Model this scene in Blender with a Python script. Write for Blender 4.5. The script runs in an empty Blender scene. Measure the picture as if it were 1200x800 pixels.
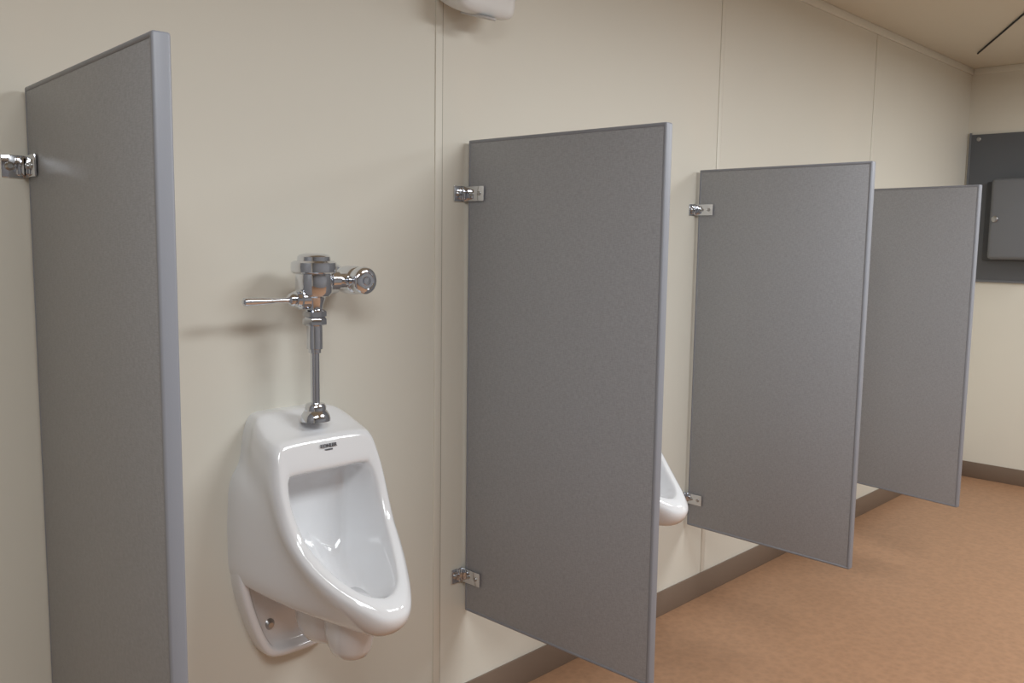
import bpy, bmesh, math
import numpy as np
from mathutils import Vector, Matrix
scene=bpy.context.scene
scene.view_settings.view_transform='Standard'
scene.view_settings.look='None'
# ------------------------------------------------ materials
def srgb(r,g,b):
    def c(v):
        v/=255.; return v/12.92 if v<=.04045 else ((v+.055)/1.055)**2.4
    return (c(r),c(g),c(b),1)
def mat(name,col,rough=.5,metal=0,coat=0,var=0,vscale=5,bump=0,bscale=200,spec=.5,detail=3):
    m=bpy.data.materials.new(name); m.use_nodes=True
    n=m.node_tree.nodes; l=m.node_tree.links; b=n['Principled BSDF']
    b.inputs['Roughness'].default_value=rough; b.inputs['Metallic'].default_value=metal
    b.inputs['Coat Weight'].default_value=coat; b.inputs['Coat Roughness'].default_value=.05
    b.inputs['Specular IOR Level'].default_value=spec
    tc=n.new('ShaderNodeTexCoord')
    nz=n.new('ShaderNodeTexNoise'); nz.inputs['Scale'].default_value=vscale; nz.inputs['Detail'].default_value=detail
    l.new(tc.outputs['Object'],nz.inputs['Vector'])
    mx=n.new('ShaderNodeMix'); mx.data_type='RGBA'
    mx.inputs['A'].default_value=[c*(1-var) for c in col[:3]]+[1]
    mx.inputs['B'].default_value=[min(1,c*(1+var)) for c in col[:3]]+[1]
    l.new(nz.outputs['Fac'],mx.inputs['Factor']); l.new(mx.outputs['Result'],b.inputs['Base Color'])
    if bump:
        n2=n.new('ShaderNodeTexNoise'); n2.inputs['Scale'].default_value=bscale
        l.new(tc.outputs['Object'],n2.inputs['Vector'])
        bp=n.new('ShaderNodeBump'); bp.inputs['Strength'].default_value=bump; bp.inputs['Distance'].default_value=.001
        l.new(n2.outputs['Fac'],bp.inputs['Height']); l.new(bp.outputs['Normal'],b.inputs['Normal'])
    return m
M_wall=mat('wall_cream_vinyl',srgb(228,225,213),.5,var=.02,vscale=3,bump=.08,bscale=350,spec=.3)
M_batten=mat('batten_cream',srgb(230,227,215),.5)
M_gap=mat('seam_dark',srgb(155,148,135),.8)
M_ceil=mat('ceiling_paint',srgb(216,209,192),.8,var=.02)
M_base=mat('baseboard_rubber',srgb(126,109,95),.45,var=.04)
M_porc=mat('porcelain_white',srgb(238,239,241),.09,coat=.6,spec=.6)
M_chrome=mat('chrome',srgb(222,225,231),.07,metal=1)
M_satin=mat('stainless_satin',srgb(180,180,180),.28,metal=1)
M_dark=mat('dark_gap',srgb(35,33,32),.7)
M_front=mat('wall_reflection_grey',srgb(140,142,146),.6,var=.03)  # unseen front wall: grey invented to darken chrome reflections and cut warm bounce
M_plast=mat('white_plastic',srgb(228,228,226),.35)
M_plastg=mat('grey_plastic',srgb(200,200,200),.4)
M_board=mat('dark_grey_board',srgb(98,102,108),.4,var=.05,vscale=4)
M_disp=mat('dispenser_grey',srgb(116,119,124),.35,var=.04)
M_dispd=mat('dispenser_dark',srgb(66,69,74),.4)
M_logo=mat('logo_grey',srgb(120,120,125),.5)
M_edge=mat('partition_edge',srgb(142,145,153),.42,var=.02,bump=.1,bscale=500)
def mat_linen():
    m=mat('partition_linen_grey',srgb(160,162,167),.42,var=.02,vscale=6)
    n=m.node_tree.nodes;l=m.node_tree.links;b=n['Principled BSDF']
    tc=n['Texture Coordinate']
    outs=[]
    for sc in ((700,700,90),(700,90,700)):
        mp=n.new('ShaderNodeMapping'); mp.inputs['Scale'].default_value=sc
        nz=n.new('ShaderNodeTexNoise'); nz.inputs['Scale'].default_value=1; nz.inputs['Detail'].default_value=1
        l.new(tc.outputs['Object'],mp.inputs['Vector']); l.new(mp.outputs['Vector'],nz.inputs['Vector']); outs.append(nz)
    ad=n.new('ShaderNodeMath'); ad.operation='ADD'; l.new(outs[0].outputs['Fac'],ad.inputs[0]); l.new(outs[1].outputs['Fac'],ad.inputs[1])
    mr=n.new('ShaderNodeMapRange'); mr.inputs['From Min'].default_value=.75; mr.inputs['From Max'].default_value=1.25
    mr.inputs['To Min'].default_value=.89; mr.inputs['To Max'].default_value=1.11
    l.new(ad.outputs[0],mr.inputs['Value'])
    old=[x for x in n if x.type=='MIX'][0]
    vm=n.new('ShaderNodeVectorMath'); vm.operation='SCALE'
    l.new(old.outputs['Result'],vm.inputs[0]); l.new(mr.outputs['Result'],vm.inputs['Scale'])
    l.new(vm.outputs['Vector'],b.inputs['Base Color'])
    bp=n.new('ShaderNodeBump'); bp.inputs['Strength'].default_value=.07; bp.inputs['Distance'].default_value=.0005
    l.new(ad.outputs[0],bp.inputs['Height']); l.new(bp.outputs['Normal'],b.inputs['Normal'])
    return m
M_panel=mat_linen()
def mat_floor():
    m=mat('floor_terracotta_vinyl',srgb(164,126,97),.42,var=.06,vscale=1.6,spec=.4)
    n=m.node_tree.nodes;l=m.node_tree.links;b=n['Principled BSDF'];tc=n['Texture Coordinate']
    vo=n.new('ShaderNodeTexVoronoi'); vo.inputs['Scale'].default_value=45
    nz=n.new('ShaderNodeTexNoise'); nz.inputs['Scale'].default_value=90; nz.inputs['Detail'].default_value=4
    l.new(tc.outputs['Object'],vo.inputs['Vector']); l.new(tc.outputs['Object'],nz.inputs['Vector'])
    ad=n.new('ShaderNodeMath'); ad.operation='ADD'; l.new(vo.outputs['Distance'],ad.inputs[0]); l.new(nz.outputs['Fac'],ad.inputs[1])
    mr=n.new('ShaderNodeMapRange'); mr.inputs['From Min'].default_value=.5; mr.inputs['From Max'].default_value=1.4
    mr.inputs['To Min'].default_value=.9; mr.inputs['To Max'].default_value=1.1
    l.new(ad.outputs[0],mr.inputs['Value'])
    old=[x for x in n if x.type=='MIX'][0]
    vm=n.new('ShaderNodeVectorMath'); vm.operation='SCALE'
    l.new(old.outputs['Result'],vm.inputs[0]); l.new(mr.outputs['Result'],vm.inputs['Scale'])
    l.new(vm.outputs['Vector'],b.inputs['Base Color'])
    bp=n.new('ShaderNodeBump'); bp.inputs['Strength'].default_value=.25; bp.inputs['Distance'].default_value=.002
    l.new(ad.outputs[0],bp.inputs['Height']); l.new(bp.outputs['Normal'],b.inputs['Normal'])
    return m
M_floor=mat_floor()
# ------------------------------------------------ mesh helpers
def finish(bm,name,m,parent=None,smooth=True,angle=40):
    bmesh.ops.recalc_face_normals(bm,faces=bm.faces)
    me=bpy.data.meshes.new(name); bm.to_mesh(me); bm.free()
    o=bpy.data.objects.new(name,me); scene.collection.objects.link(o)
    me.materials.append(m)
    if smooth:
        for p in me.polygons: p.use_smooth=True
        me.set_sharp_from_angle(angle=math.radians(angle))
    if parent: o.parent=parent
    return o
def box(name,lo,hi,m,parent=None,bev=0,seg=2):
    bm=bmesh.new(); bmesh.ops.create_cube(bm,size=1)
    c=[(a+b)/2 for a,b in zip(lo,hi)]; s=[b-a for a,b in zip(lo,hi)]
    for v in bm.verts: v.co=Vector([v.co[i]*s[i]+c[i] for i in range(3)])
    if bev: bmesh.ops.bevel(bm,geom=list(bm.edges),offset=bev,segments=seg,profile=.5,affect='EDGES')
    return finish(bm,name,m,parent,smooth=bev>0)
def lathe(name,prof,origin,axis,m,parent=None,seg=40,sx=1,sy=1,angle=35):
    ax=Vector(axis).normalized()
    a=Vector((0,0,1)) if abs(ax.z)<.9 else Vector((1,0,0))
    e1=ax.cross(a).normalized(); e2=ax.cross(e1).normalized()
    bm=bmesh.new(); rings=[]
    for t,r in prof:
        rings.append([bm.verts.new(Vector(origin)+ax*t+e1*(r*sx*math.cos(2*math.pi*i/seg))+e2*(r*sy*math.sin(2*math.pi*i/seg))) for i in range(seg)])
    for A,B in zip(rings,rings[1:]):
        for i in range(seg):
            j=(i+1)%seg; bm.faces.new((A[i],A[j],B[j],B[i]))
    bm.faces.new(rings[0]); bm.faces.new(rings[-1])
    return finish(bm,name,m,parent,angle=angle)
def empty(name,loc=(0,0,0),rz=0):
    e=bpy.data.objects.new(name,None); e.location=loc; e.rotation_euler=(0,0,rz); e.empty_display_size=.1
    scene.collection.objects.link(e); return e
# ------------------------------------------------ room
XE=5.281; ZC=2.226; XL=-1.7; YF=-3.3
box('floor',(XL-.1,YF-.1,-.1),(XE+.1,.1,0),M_floor)
box('ceiling',(XL-.1,YF-.1,ZC),(XE+.1,.1,ZC+.1),M_ceil)
box('wall_back',(XL-.1,0,0),(XE+.1,.1,ZC),M_wall)
box('wall_right',(XE,YF,0),(XE+.1,0,ZC),M_wall)
box('wall_left',(XL-.1,YF,0),(XL,0,ZC),M_wall)
box('wall_front',(XL-.1,YF-.1,0),(XE+.1,YF,ZC),M_front)
def basebd(name,lo,hi): return box(name,lo,hi,M_base,bev=.002)
basebd('baseboard_back',(XL,-.006,0),(XE,0,.088))
basebd('baseboard_right',(XE-.006,YF,0),(XE,-.006,.088))
k=1
for sx in (.186,1.464,2.742,4.02):
    t=empty('trim_%d'%k); k+=1
    box('batten',(sx-.011,-.0025,.088),(sx+.011,0,ZC-.035),M_batten,t,bev=.0008)
    box('groove',(sx+.0112,-.0008,.088),(sx+.0135,0,ZC-.035),M_gap,t)
box('trim_5',(XL,-.010,ZC-.034),(XE,0,ZC),M_batten,bev=.003)
box('trim_6',(XE-.010,YF,ZC-.034),(XE,-.010,ZC),M_batten,bev=.003)
# ------------------------------------------------ partitions
W=.586; ZT=1.517; ZB=.298; TH=.0238
def ear_bracket(par,zc):
    for side,x0 in ((-1,0),(1,TH)):
        s=side
        def bx(nm,x1,x2,y1,y2,z1,z2,m=M_chrome,bev=.0015):
            xa,xb=sorted((x0+s*x1,x0+s*x2)); ya,yb=sorted((y1,y2))
            return box(nm,(xa,ya,zc+z1),(xb,yb,zc+z2),m,par,bev=bev)
        bx('bracket_wall_flange',.001,.038,.012,.008,-.019,.019)
        bx('bracket_ear',.0005,.0045,.012,-.060,-.0185,.0185)
        bx('bracket_gusset',.004,.016,.010,.002,-.016,.016,bev=.003)
        for yy in (-.018,-.044):
            lathe('screw',[(0,.0055),(.002,.0055),(.0035,.003)],(x0+s*.0045,yy,zc),(s,0,0),M_satin,par,seg=16)
        lathe('flange_screw',[(0,.0075),(.003,.0075),(.006,.004)],(x0+s*.026,.008,zc),(0,-1,0),M_satin,par,seg=16)
def partition(x,a,dz):
    par=empty('urinal_partition',(x,-.013,dz),math.radians(a))
    box('panel_sheet',(.0012,-W+.008,ZB+.008),(TH-.0012,-.006,ZT-.008),M_panel,par,bev=.001)
    e=.009
    box('edge_molding_front',(0,-W,ZB),(TH,-W+e,ZT),M_edge,par,bev=.004,seg=3)
    box('edge_molding_top',(0,-W+.003,ZT-e),(TH,0,ZT),M_edge,par,bev=.004,seg=3)
    box('edge_molding_bottom',(0,-W+.003,ZB),(TH,0,ZB+e),M_edge,par,bev=.004,seg=3)
    box('edge_molding_back',(0,-e,ZB+.002),(TH,0,ZT-.002),M_edge,par,bev=.004,seg=3)
    for z in (1.385,.395): ear_bracket(par,z)
for x,a,dz in ((.532,-4.3,0),(1.552,.7,.002),(2.609,-1.4,-.002),(3.667,-8.9,-.016)):
    partition(x,a,dz)
# ------------------------------------------------ urinal
def spline(pts,per=5):
    P=[np.array(p,float) for p in pts]
    mir=lambda p:np.array([-p[0],p[1],p[2]])
    full=P+[mir(p) for p in P[-2:0:-1]]
    n=len(full); out=[]
    for i in range(n):
        p0,p1,p2,p3=full[i-1],full[i],full[(i+1)%n],full[(i+2)%n]
        for k in range(per):
            t=k/per
            q=.5*((2*p1)+(-p0+p2)*t+(2*p0-5*p1+4*p2-p3)*t*t+(-p0+3*p1-3*p2+p3)*t**3)
            out.append(q)
    return out
def loft(name,contours,m,par,center=None,per=5,cap0=False):
    bm=bmesh.new(); rings=[]
    for c in contours:
        rings.append([bm.verts.new((q[0],q[2],q[1])) for q in spline(c,per)])
    n=len(rings[0])
    for A,B in zip(rings,rings[1:]):
        for i in range(n):
            j=(i+1)%n; bm.faces.new((A[i],A[j],B[j],B[i]))
    if center is not None:
        c=bm.verts.new((center[0],center[2],center[1]))
        for i in range(n): bm.faces.new((rings[-1][i],rings[-1][(i+1)%n],c))
    if cap0: bm.faces.new(rings[0])
    o=finish(bm,name,m,par,angle=180)
    s=o.modifiers.new('sub','SUBSURF'); s.levels=1; s.render_levels=2
    return o
def lerp(A,B,t): return [tuple(np.array(a)*(1-t)+np.array(b)*t) for a,b in zip(A,B)]
wt=[0,0,0,.05,.1,.2,.35,.55,.75,.9,1,1]
C0=[(0,.908,0),(.075,.908,0),(.10,.896,0),(.113,.86,0),(.121,.81,0),(.144,.765,0),(.151,.69,0),(.1515,.63,0),(.148,.575,0),(.128,.55,0),(.06,.545,0),(0,.543,0)]
C4=[(0,.868,-.132),(.083,.866,-.132),(.106,.853,-.136),(.114,.82,-.147),(.119,.775,-.16),(.118,.72,-.18),(.113,.68,-.20),(.101,.64,-.237),(.082,.609,-.276),(.056,.583,-.318),(.03,.566,-.346),(0,.561,-.356)]
C5=[(0,.80,-.150),(.078,.80,-.15),(.092,.793,-.152),(.097,.775,-.157),(.099,.745,-.168),(.096,.71,-.184),(.090,.675,-.205),(.079,.645,-.235),(.063,.618,-.268),(.044,.598,-.298),(.023,.588,-.316),(0,.584,-.324)]
adj=lambda C:[(x*1.07,z-.004*w,y-.014*w-.003) for (x,z,y),w in zip(C,wt)]
C4=adj(C4); C5=adj(C5)
C8=[(0,.785,-.075),(.065,.785,-.075),(.08,.778,-.073),(.086,.75,-.07),(.087,.71,-.07),(.085,.67,-.073),(.08,.63,-.082),(.07,.597,-.1),(.055,.572,-.13),(.038,.557,-.165),(.02,.55,-.195),(0,.547,-.21)]
C9=[(0,.74,-.062),(.04,.74,-.062),(.05,.73,-.062),(.055,.71,-.062),(.055,.68,-.063),(.052,.65,-.066),(.047,.615,-.075),(.04,.585,-.09),(.03,.57,-.11),(.02,.562,-.125),(.01,.56,-.135),(0,.56,-.14)]
C3=[(x*1.045+(.002 if x>0 else 0),z+.002*(1-w)-.012*w,y+.014*(1-w)-.008*w) for (x,z,y),w in zip(C4,wt)]
C2=[(x*1.04+(.002 if x>0 else 0),z+.008*(1-w)-.042*w,y+.034*(1-w)+.004*w) for (x,z,y),w in zip(C4,wt)]
C2b=[(x*(1.04-.15*w)+(.002 if x>0 else 0),z+.014*(1-w)-.062*w,y+.05*(1-w)+.04*w) for (x,z,y),w in zip(C4,wt)]
C1=lerp(C0,C2b,.5)
C1=[(x*1.02,z+.006*(1-w)-.022*w,y) for (x,z,y),w in zip(C1,wt)]
C0b=[(x,z,-.03) for x,z,y in C0]
C0b=lerp(C0b,C1,.08)
C45=lerp(C4,C5,.25); C45=[(x,z+.003,y-.004) for x,z,y in C45]
C5a=lerp(C4,C5,.85); C5a=[(x,z+.002,y-.003) for x,z,y in C5a]
C6=[(x*.965,z-.006,y+.012) for x,z,y in C5]
C7=lerp(C6,C8,.4); C7=[(x*1.06,z+(.004*(1-w)-.016*w),y) for (x,z,y),w in zip(C7,wt)]
C75=lerp(C6,C8,.8); C75=[(x*1.06,z+(.004*(1-w)-.012*w),y+.0) for (x,z,y),w in zip(C75,wt)]
def disc(pts,y): return [(x,z,y) for x,z in pts]
FL=[(0,.64),(.09,.64),(.125,.64),(.1465,.615),(.147,.58),(.143,.54),(.132,.495),(.116,.445),(.099,.405),(.08,.378),(.05,.368),(0,.366)]
def inset(pts,k,cz=.485): return [(x*(1-k/.12),cz+(z-cz)*(1-k/.12)) for x,z in pts]
def pipe_lobe(name,par,cx,cy,hx,hy,z0,z1,m=M_porc):
    prof=[]
    h=z0-z1
    for t,r in ((0,1.0),(.35*h,1.0),(.6*h,.97),(.8*h,.88),(.92*h,.72),(.985*h,.45),(h,.1)):
        prof.append((t,r))
    o=lathe(name,prof,(cx,cy,z0),(0,0,-1),m,par,seg=40,sx=1,sy=1,angle=180)
    me=o.data
    for v in me.vertices:
        v.co.x=cx+(v.co.x-cx)*hx; v.co.y=cy+(v.co.y-cy)*hy
    return o
def urinal(x):
    par=empty('wall_urinal',(x,0,0))
    loft('bowl_body',[C0,C0b,C1,C2b,C2,C3,C4,C45,C5a,C5,C6,C7,C75,C8,C9],M_porc,par,center=(0,.65,-.06))
    loft('mounting_flange',[disc(FL,0),disc(FL,-.03),disc(inset(FL,.003),-.038),disc(inset(FL,.014),-.040),disc(inset(FL,.020),-.034),disc(inset(FL,.024),-.012)],M_porc,par,center=(0,.485,-.010))
    pipe_lobe('trap_rear',par,0,-.125,.056,.075,.545,.425)
    pipe_lobe('trap_front',par,0,-.215,.047,.06,.55,.415)
    for sx in (-.066,.066):
        lathe('mount_bolt',[(0,.013),(.004,.013),(.008,.008),(.012,.006)],(sx,-.010,.44),(0,-1,0),M_satin,par,seg=20)
    for body,z,s in (('KOHLER',.8445,.0105),('VITREOUS',.838,.0042)):
        tx=bpy.data.curves.new('logo_text','FONT'); tx.body=body
        tx.size=s; tx.align_x='CENTER'; tx.extrude=.0015
        to=bpy.data.objects.new('logo_text',tx); to.location=(0,-.1475,z); to.rotation_euler=(math.radians(80),0,0)
        tx.materials.append(M_logo); scene.collection.objects.link(to); to.parent=par
    return par
def valve(x):
    par=empty('flush_valve',(x,0,0)); y=-.1; c=M_chrome
    L=lambda nm,pr,z0,m=c,seg=48:lathe(nm,[(t,r) for t,r in pr],(0,y,z0),(0,0,1),m,par,seg=seg)
    L('spud_escutcheon',[(0,.031),(.004,.031),(.012,.029),(.02,.024),(.022,.022),(.03,.022),(.036,.018),(.038,.0115)],.893)
    L('flush_tube',[(0,.0095),(.155,.0095)],.915)
    L('tube_collar',[(0,.011),(.001,.013),(.008,.013),(.009,.011)],1.035)
    L('vacuum_breaker',[(0,.0105),(.002,.0165),(.05,.0165),(.052,.015),(.058,.015)],1.042)
    L('coupling_nut',[(0,.018),(.003,.025),(.014,.025),(.018,.022),(.02,.025),(.03,.025),(.034,.018)],1.092,seg=8)
    L('outlet_neck',[(0,.0175),(.012,.0175),(.03,.024),(.04,.033)],1.122)
    L('valve_body',[(0,.022),(.004,.033),(.012,.038),(.045,.038),(.053,.036)],1.150)
    L('body_cap',[(0,.042),(.003,.046),(.012,.047),(.022,.046),(.026,.041),(.0262,.034),(.034,.0335),(.038,.030),(.041,.018),(.0415,.002)],1.200)
    H=lambda nm,pr,m=c,seg=40,z=1.148:lathe(nm,pr,(0,y,z),(-1,0,0),m,par,seg=seg)
    H('handle_coupling',[(.012,.014),(.018,.014),(.02,.021),(.036,.021),(.038,.018),(.046,.016),(.05,.01)])
    H('handle_socket',[(.048,.012),(.052,.014),(.058,.012),(.062,.007)])
    H('handle_lever',[(.055,.0055),(.09,.0048),(.1,.006),(.12,.0075),(.152,.0085),(.159,.008),(.162,.004)],z=1.147)
    zt=1.183
    lathe('tailpiece',[(.03,.018),(.046,.018),(.047,.024),(.066,.024),(.067,.019),(.1,.019)],(0,y+.02,zt),(1,0,0),c,par)
    S=lambda nm,pr,m=c,seg=40:lathe(nm,pr,(.113,0,zt),(0,-1,0),m,par,seg=seg)
    S('wall_flange',[(0,.034),(.003,.034),(.010,.028),(.012,.018)])
    S('supply_pipe',[(.01,.015),(.07,.015)])
    S('stop_body',[(.034,.017),(.038,.024),(.048,.029),(.06,.031),(.088,.031),(.097,.028),(.1,.024)])
    S('stop_bonnet',[(.1,.024),(.102,.028),(.106,.0295),(.122,.0295),(.126,.0275),(.129,.023),(.130,.018),(.128,.0165),(.128,.010),(.131,.009),(.132,.001)])
    return par
for x in (1.04,2.023): urinal(x); valve(x)
# ------------------------------------------------ air freshener (top of frame)
par=empty('air_freshener_dispenser',(1.53,0,-.084))
def rr(hw,z0,z1,y):
    return [(0,z1,y),(hw*.5,z1,y),(hw-.02,z1-.003,y),(hw,z1-.03,y),(hw,z1*.6+z0*.4,y),(hw,z1*.4+z0*.6,y),(hw,z0+.045,y),(hw*.97,z0+.024,y),(hw*.88,z0+.010,y),(hw*.7,z0+.003,y),(hw*.4,z0,y),(0,z0,y)]
loft('cover',[rr(.085,1.922,2.12,0),rr(.09,1.907,2.125,-.025),rr(.095,1.893,2.13,-.055),rr(.096,1.886,2.13,-.085),rr(.094,1.885,2.128,-.1),rr(.084,1.894,2.12,-.108),rr(.06,1.915,2.1,-.110)],M_plast,par,center=(0,2.0,-.111))
lathe('lower_vent',[(0,.055),(.004,.055),(.006,.052)],(0,-.068,1.893),(0,.3,-1),M_plastg,par,sx=1,sy=.6)
# ------------------------------------------------ end-wall board + dispenser
par=empty('mounted_board',(XE,0,0))
box('board_sheet',(-.012,-1.25,1.095),(0,-.02,1.875),M_board,par,bev=.002)
for nm,lo,hi in (('board_frame_bottom',(-.014,-1.255,1.085),(0,-.015,1.097)),('board_frame_side',(-.014,-.022,1.085),(0,-.012,1.885))):
    box(nm,lo,hi,M_disp,par,bev=.002)
for yy,zz in ((-.06,1.85),(-.06,1.12)):
    lathe('board_screw',[(0,.011),(.003,.011),(.006,.006)],(-.012,yy,zz),(-1,0,0),M_satin,par,seg=16)
par=empty('paper_towel_dispenser',(XE-.014,0,0))
box('backplate',(-.03,-.52,1.20),(0,-.125,1.62),M_dispd,par,bev=.008)
box('cover',(-.11,-.50,1.21),(-.02,-.17,1.63),M_disp,par,bev=.02,seg=4)
lathe('lock_knob',[(0,.016),(.008,.016),(.01,.012)],(-.11,-.20,1.42),(-1,0,0),M_satin,par,seg=20)
# ------------------------------------------------ ceiling cable
a=Vector((4.85,-.155,ZC-.005)); b=Vector((3.5,-.9,ZC-.005))
lathe('ceiling_cable',[(0,.004),((b-a).length,.004)],a,b-a,M_dark,None,seg=12)
# ------------------------------------------------ ceiling fixtures
def fixture(x,y,power,lx=1.2,ly=.6):
    par=empty('ceiling_light_fixture',(x,y,0))
    box('housing',(-lx/2,-ly/2,ZC-.06),(lx/2,ly/2,ZC),M_plast,par,bev=.008)
    ld=bpy.data.lights.new('fluorescent_panel','AREA'); ld.shape='RECTANGLE'; ld.size=lx*.96; ld.size_y=ly*.92
    ld.energy=power; ld.color=(.94,.975,1)
    lo=bpy.data.objects.new('fluorescent_panel',ld); lo.location=(0,0,ZC-.065); lo.parent=par
    scene.collection.objects.link(lo)
fixture(.2,-1.7,26)
fixture(2.2,-1.7,35)
fixture(4.2,-1.7,38)
w=bpy.data.worlds.new('world'); scene.world=w; w.use_nodes=True
w.node_tree.nodes['Background'].inputs['Color'].default_value=(.8,.78,.72,1)
w.node_tree.nodes['Background'].inputs['Strength'].default_value=.3
# ------------------------------------------------ camera
cd=bpy.data.cameras.new('camera'); cam=bpy.data.objects.new('camera',cd); scene.collection.objects.link(cam)
th,p,r=[math.radians(a) for a in (44.0,6.45,.82)]
F=Vector((math.cos(p)*math.cos(th),math.cos(p)*math.sin(th),-math.sin(p)))
R0=Vector((math.sin(th),-math.cos(th),0)); U0=R0.cross(F)
R=R0*math.cos(r)+U0*math.sin(r); U=U0*math.cos(r)-R0*math.sin(r)
mw=Matrix(((R.x,U.x,-F.x,0),(R.y,U.y,-F.y,-1.673),(R.z,U.z,-F.z,1.273),(0,0,0,1)))
cam.matrix_world=mw
cd.sensor_width=36; cd.lens=1047.2/1200*36; cd.clip_start=.02
scene.camera=cam
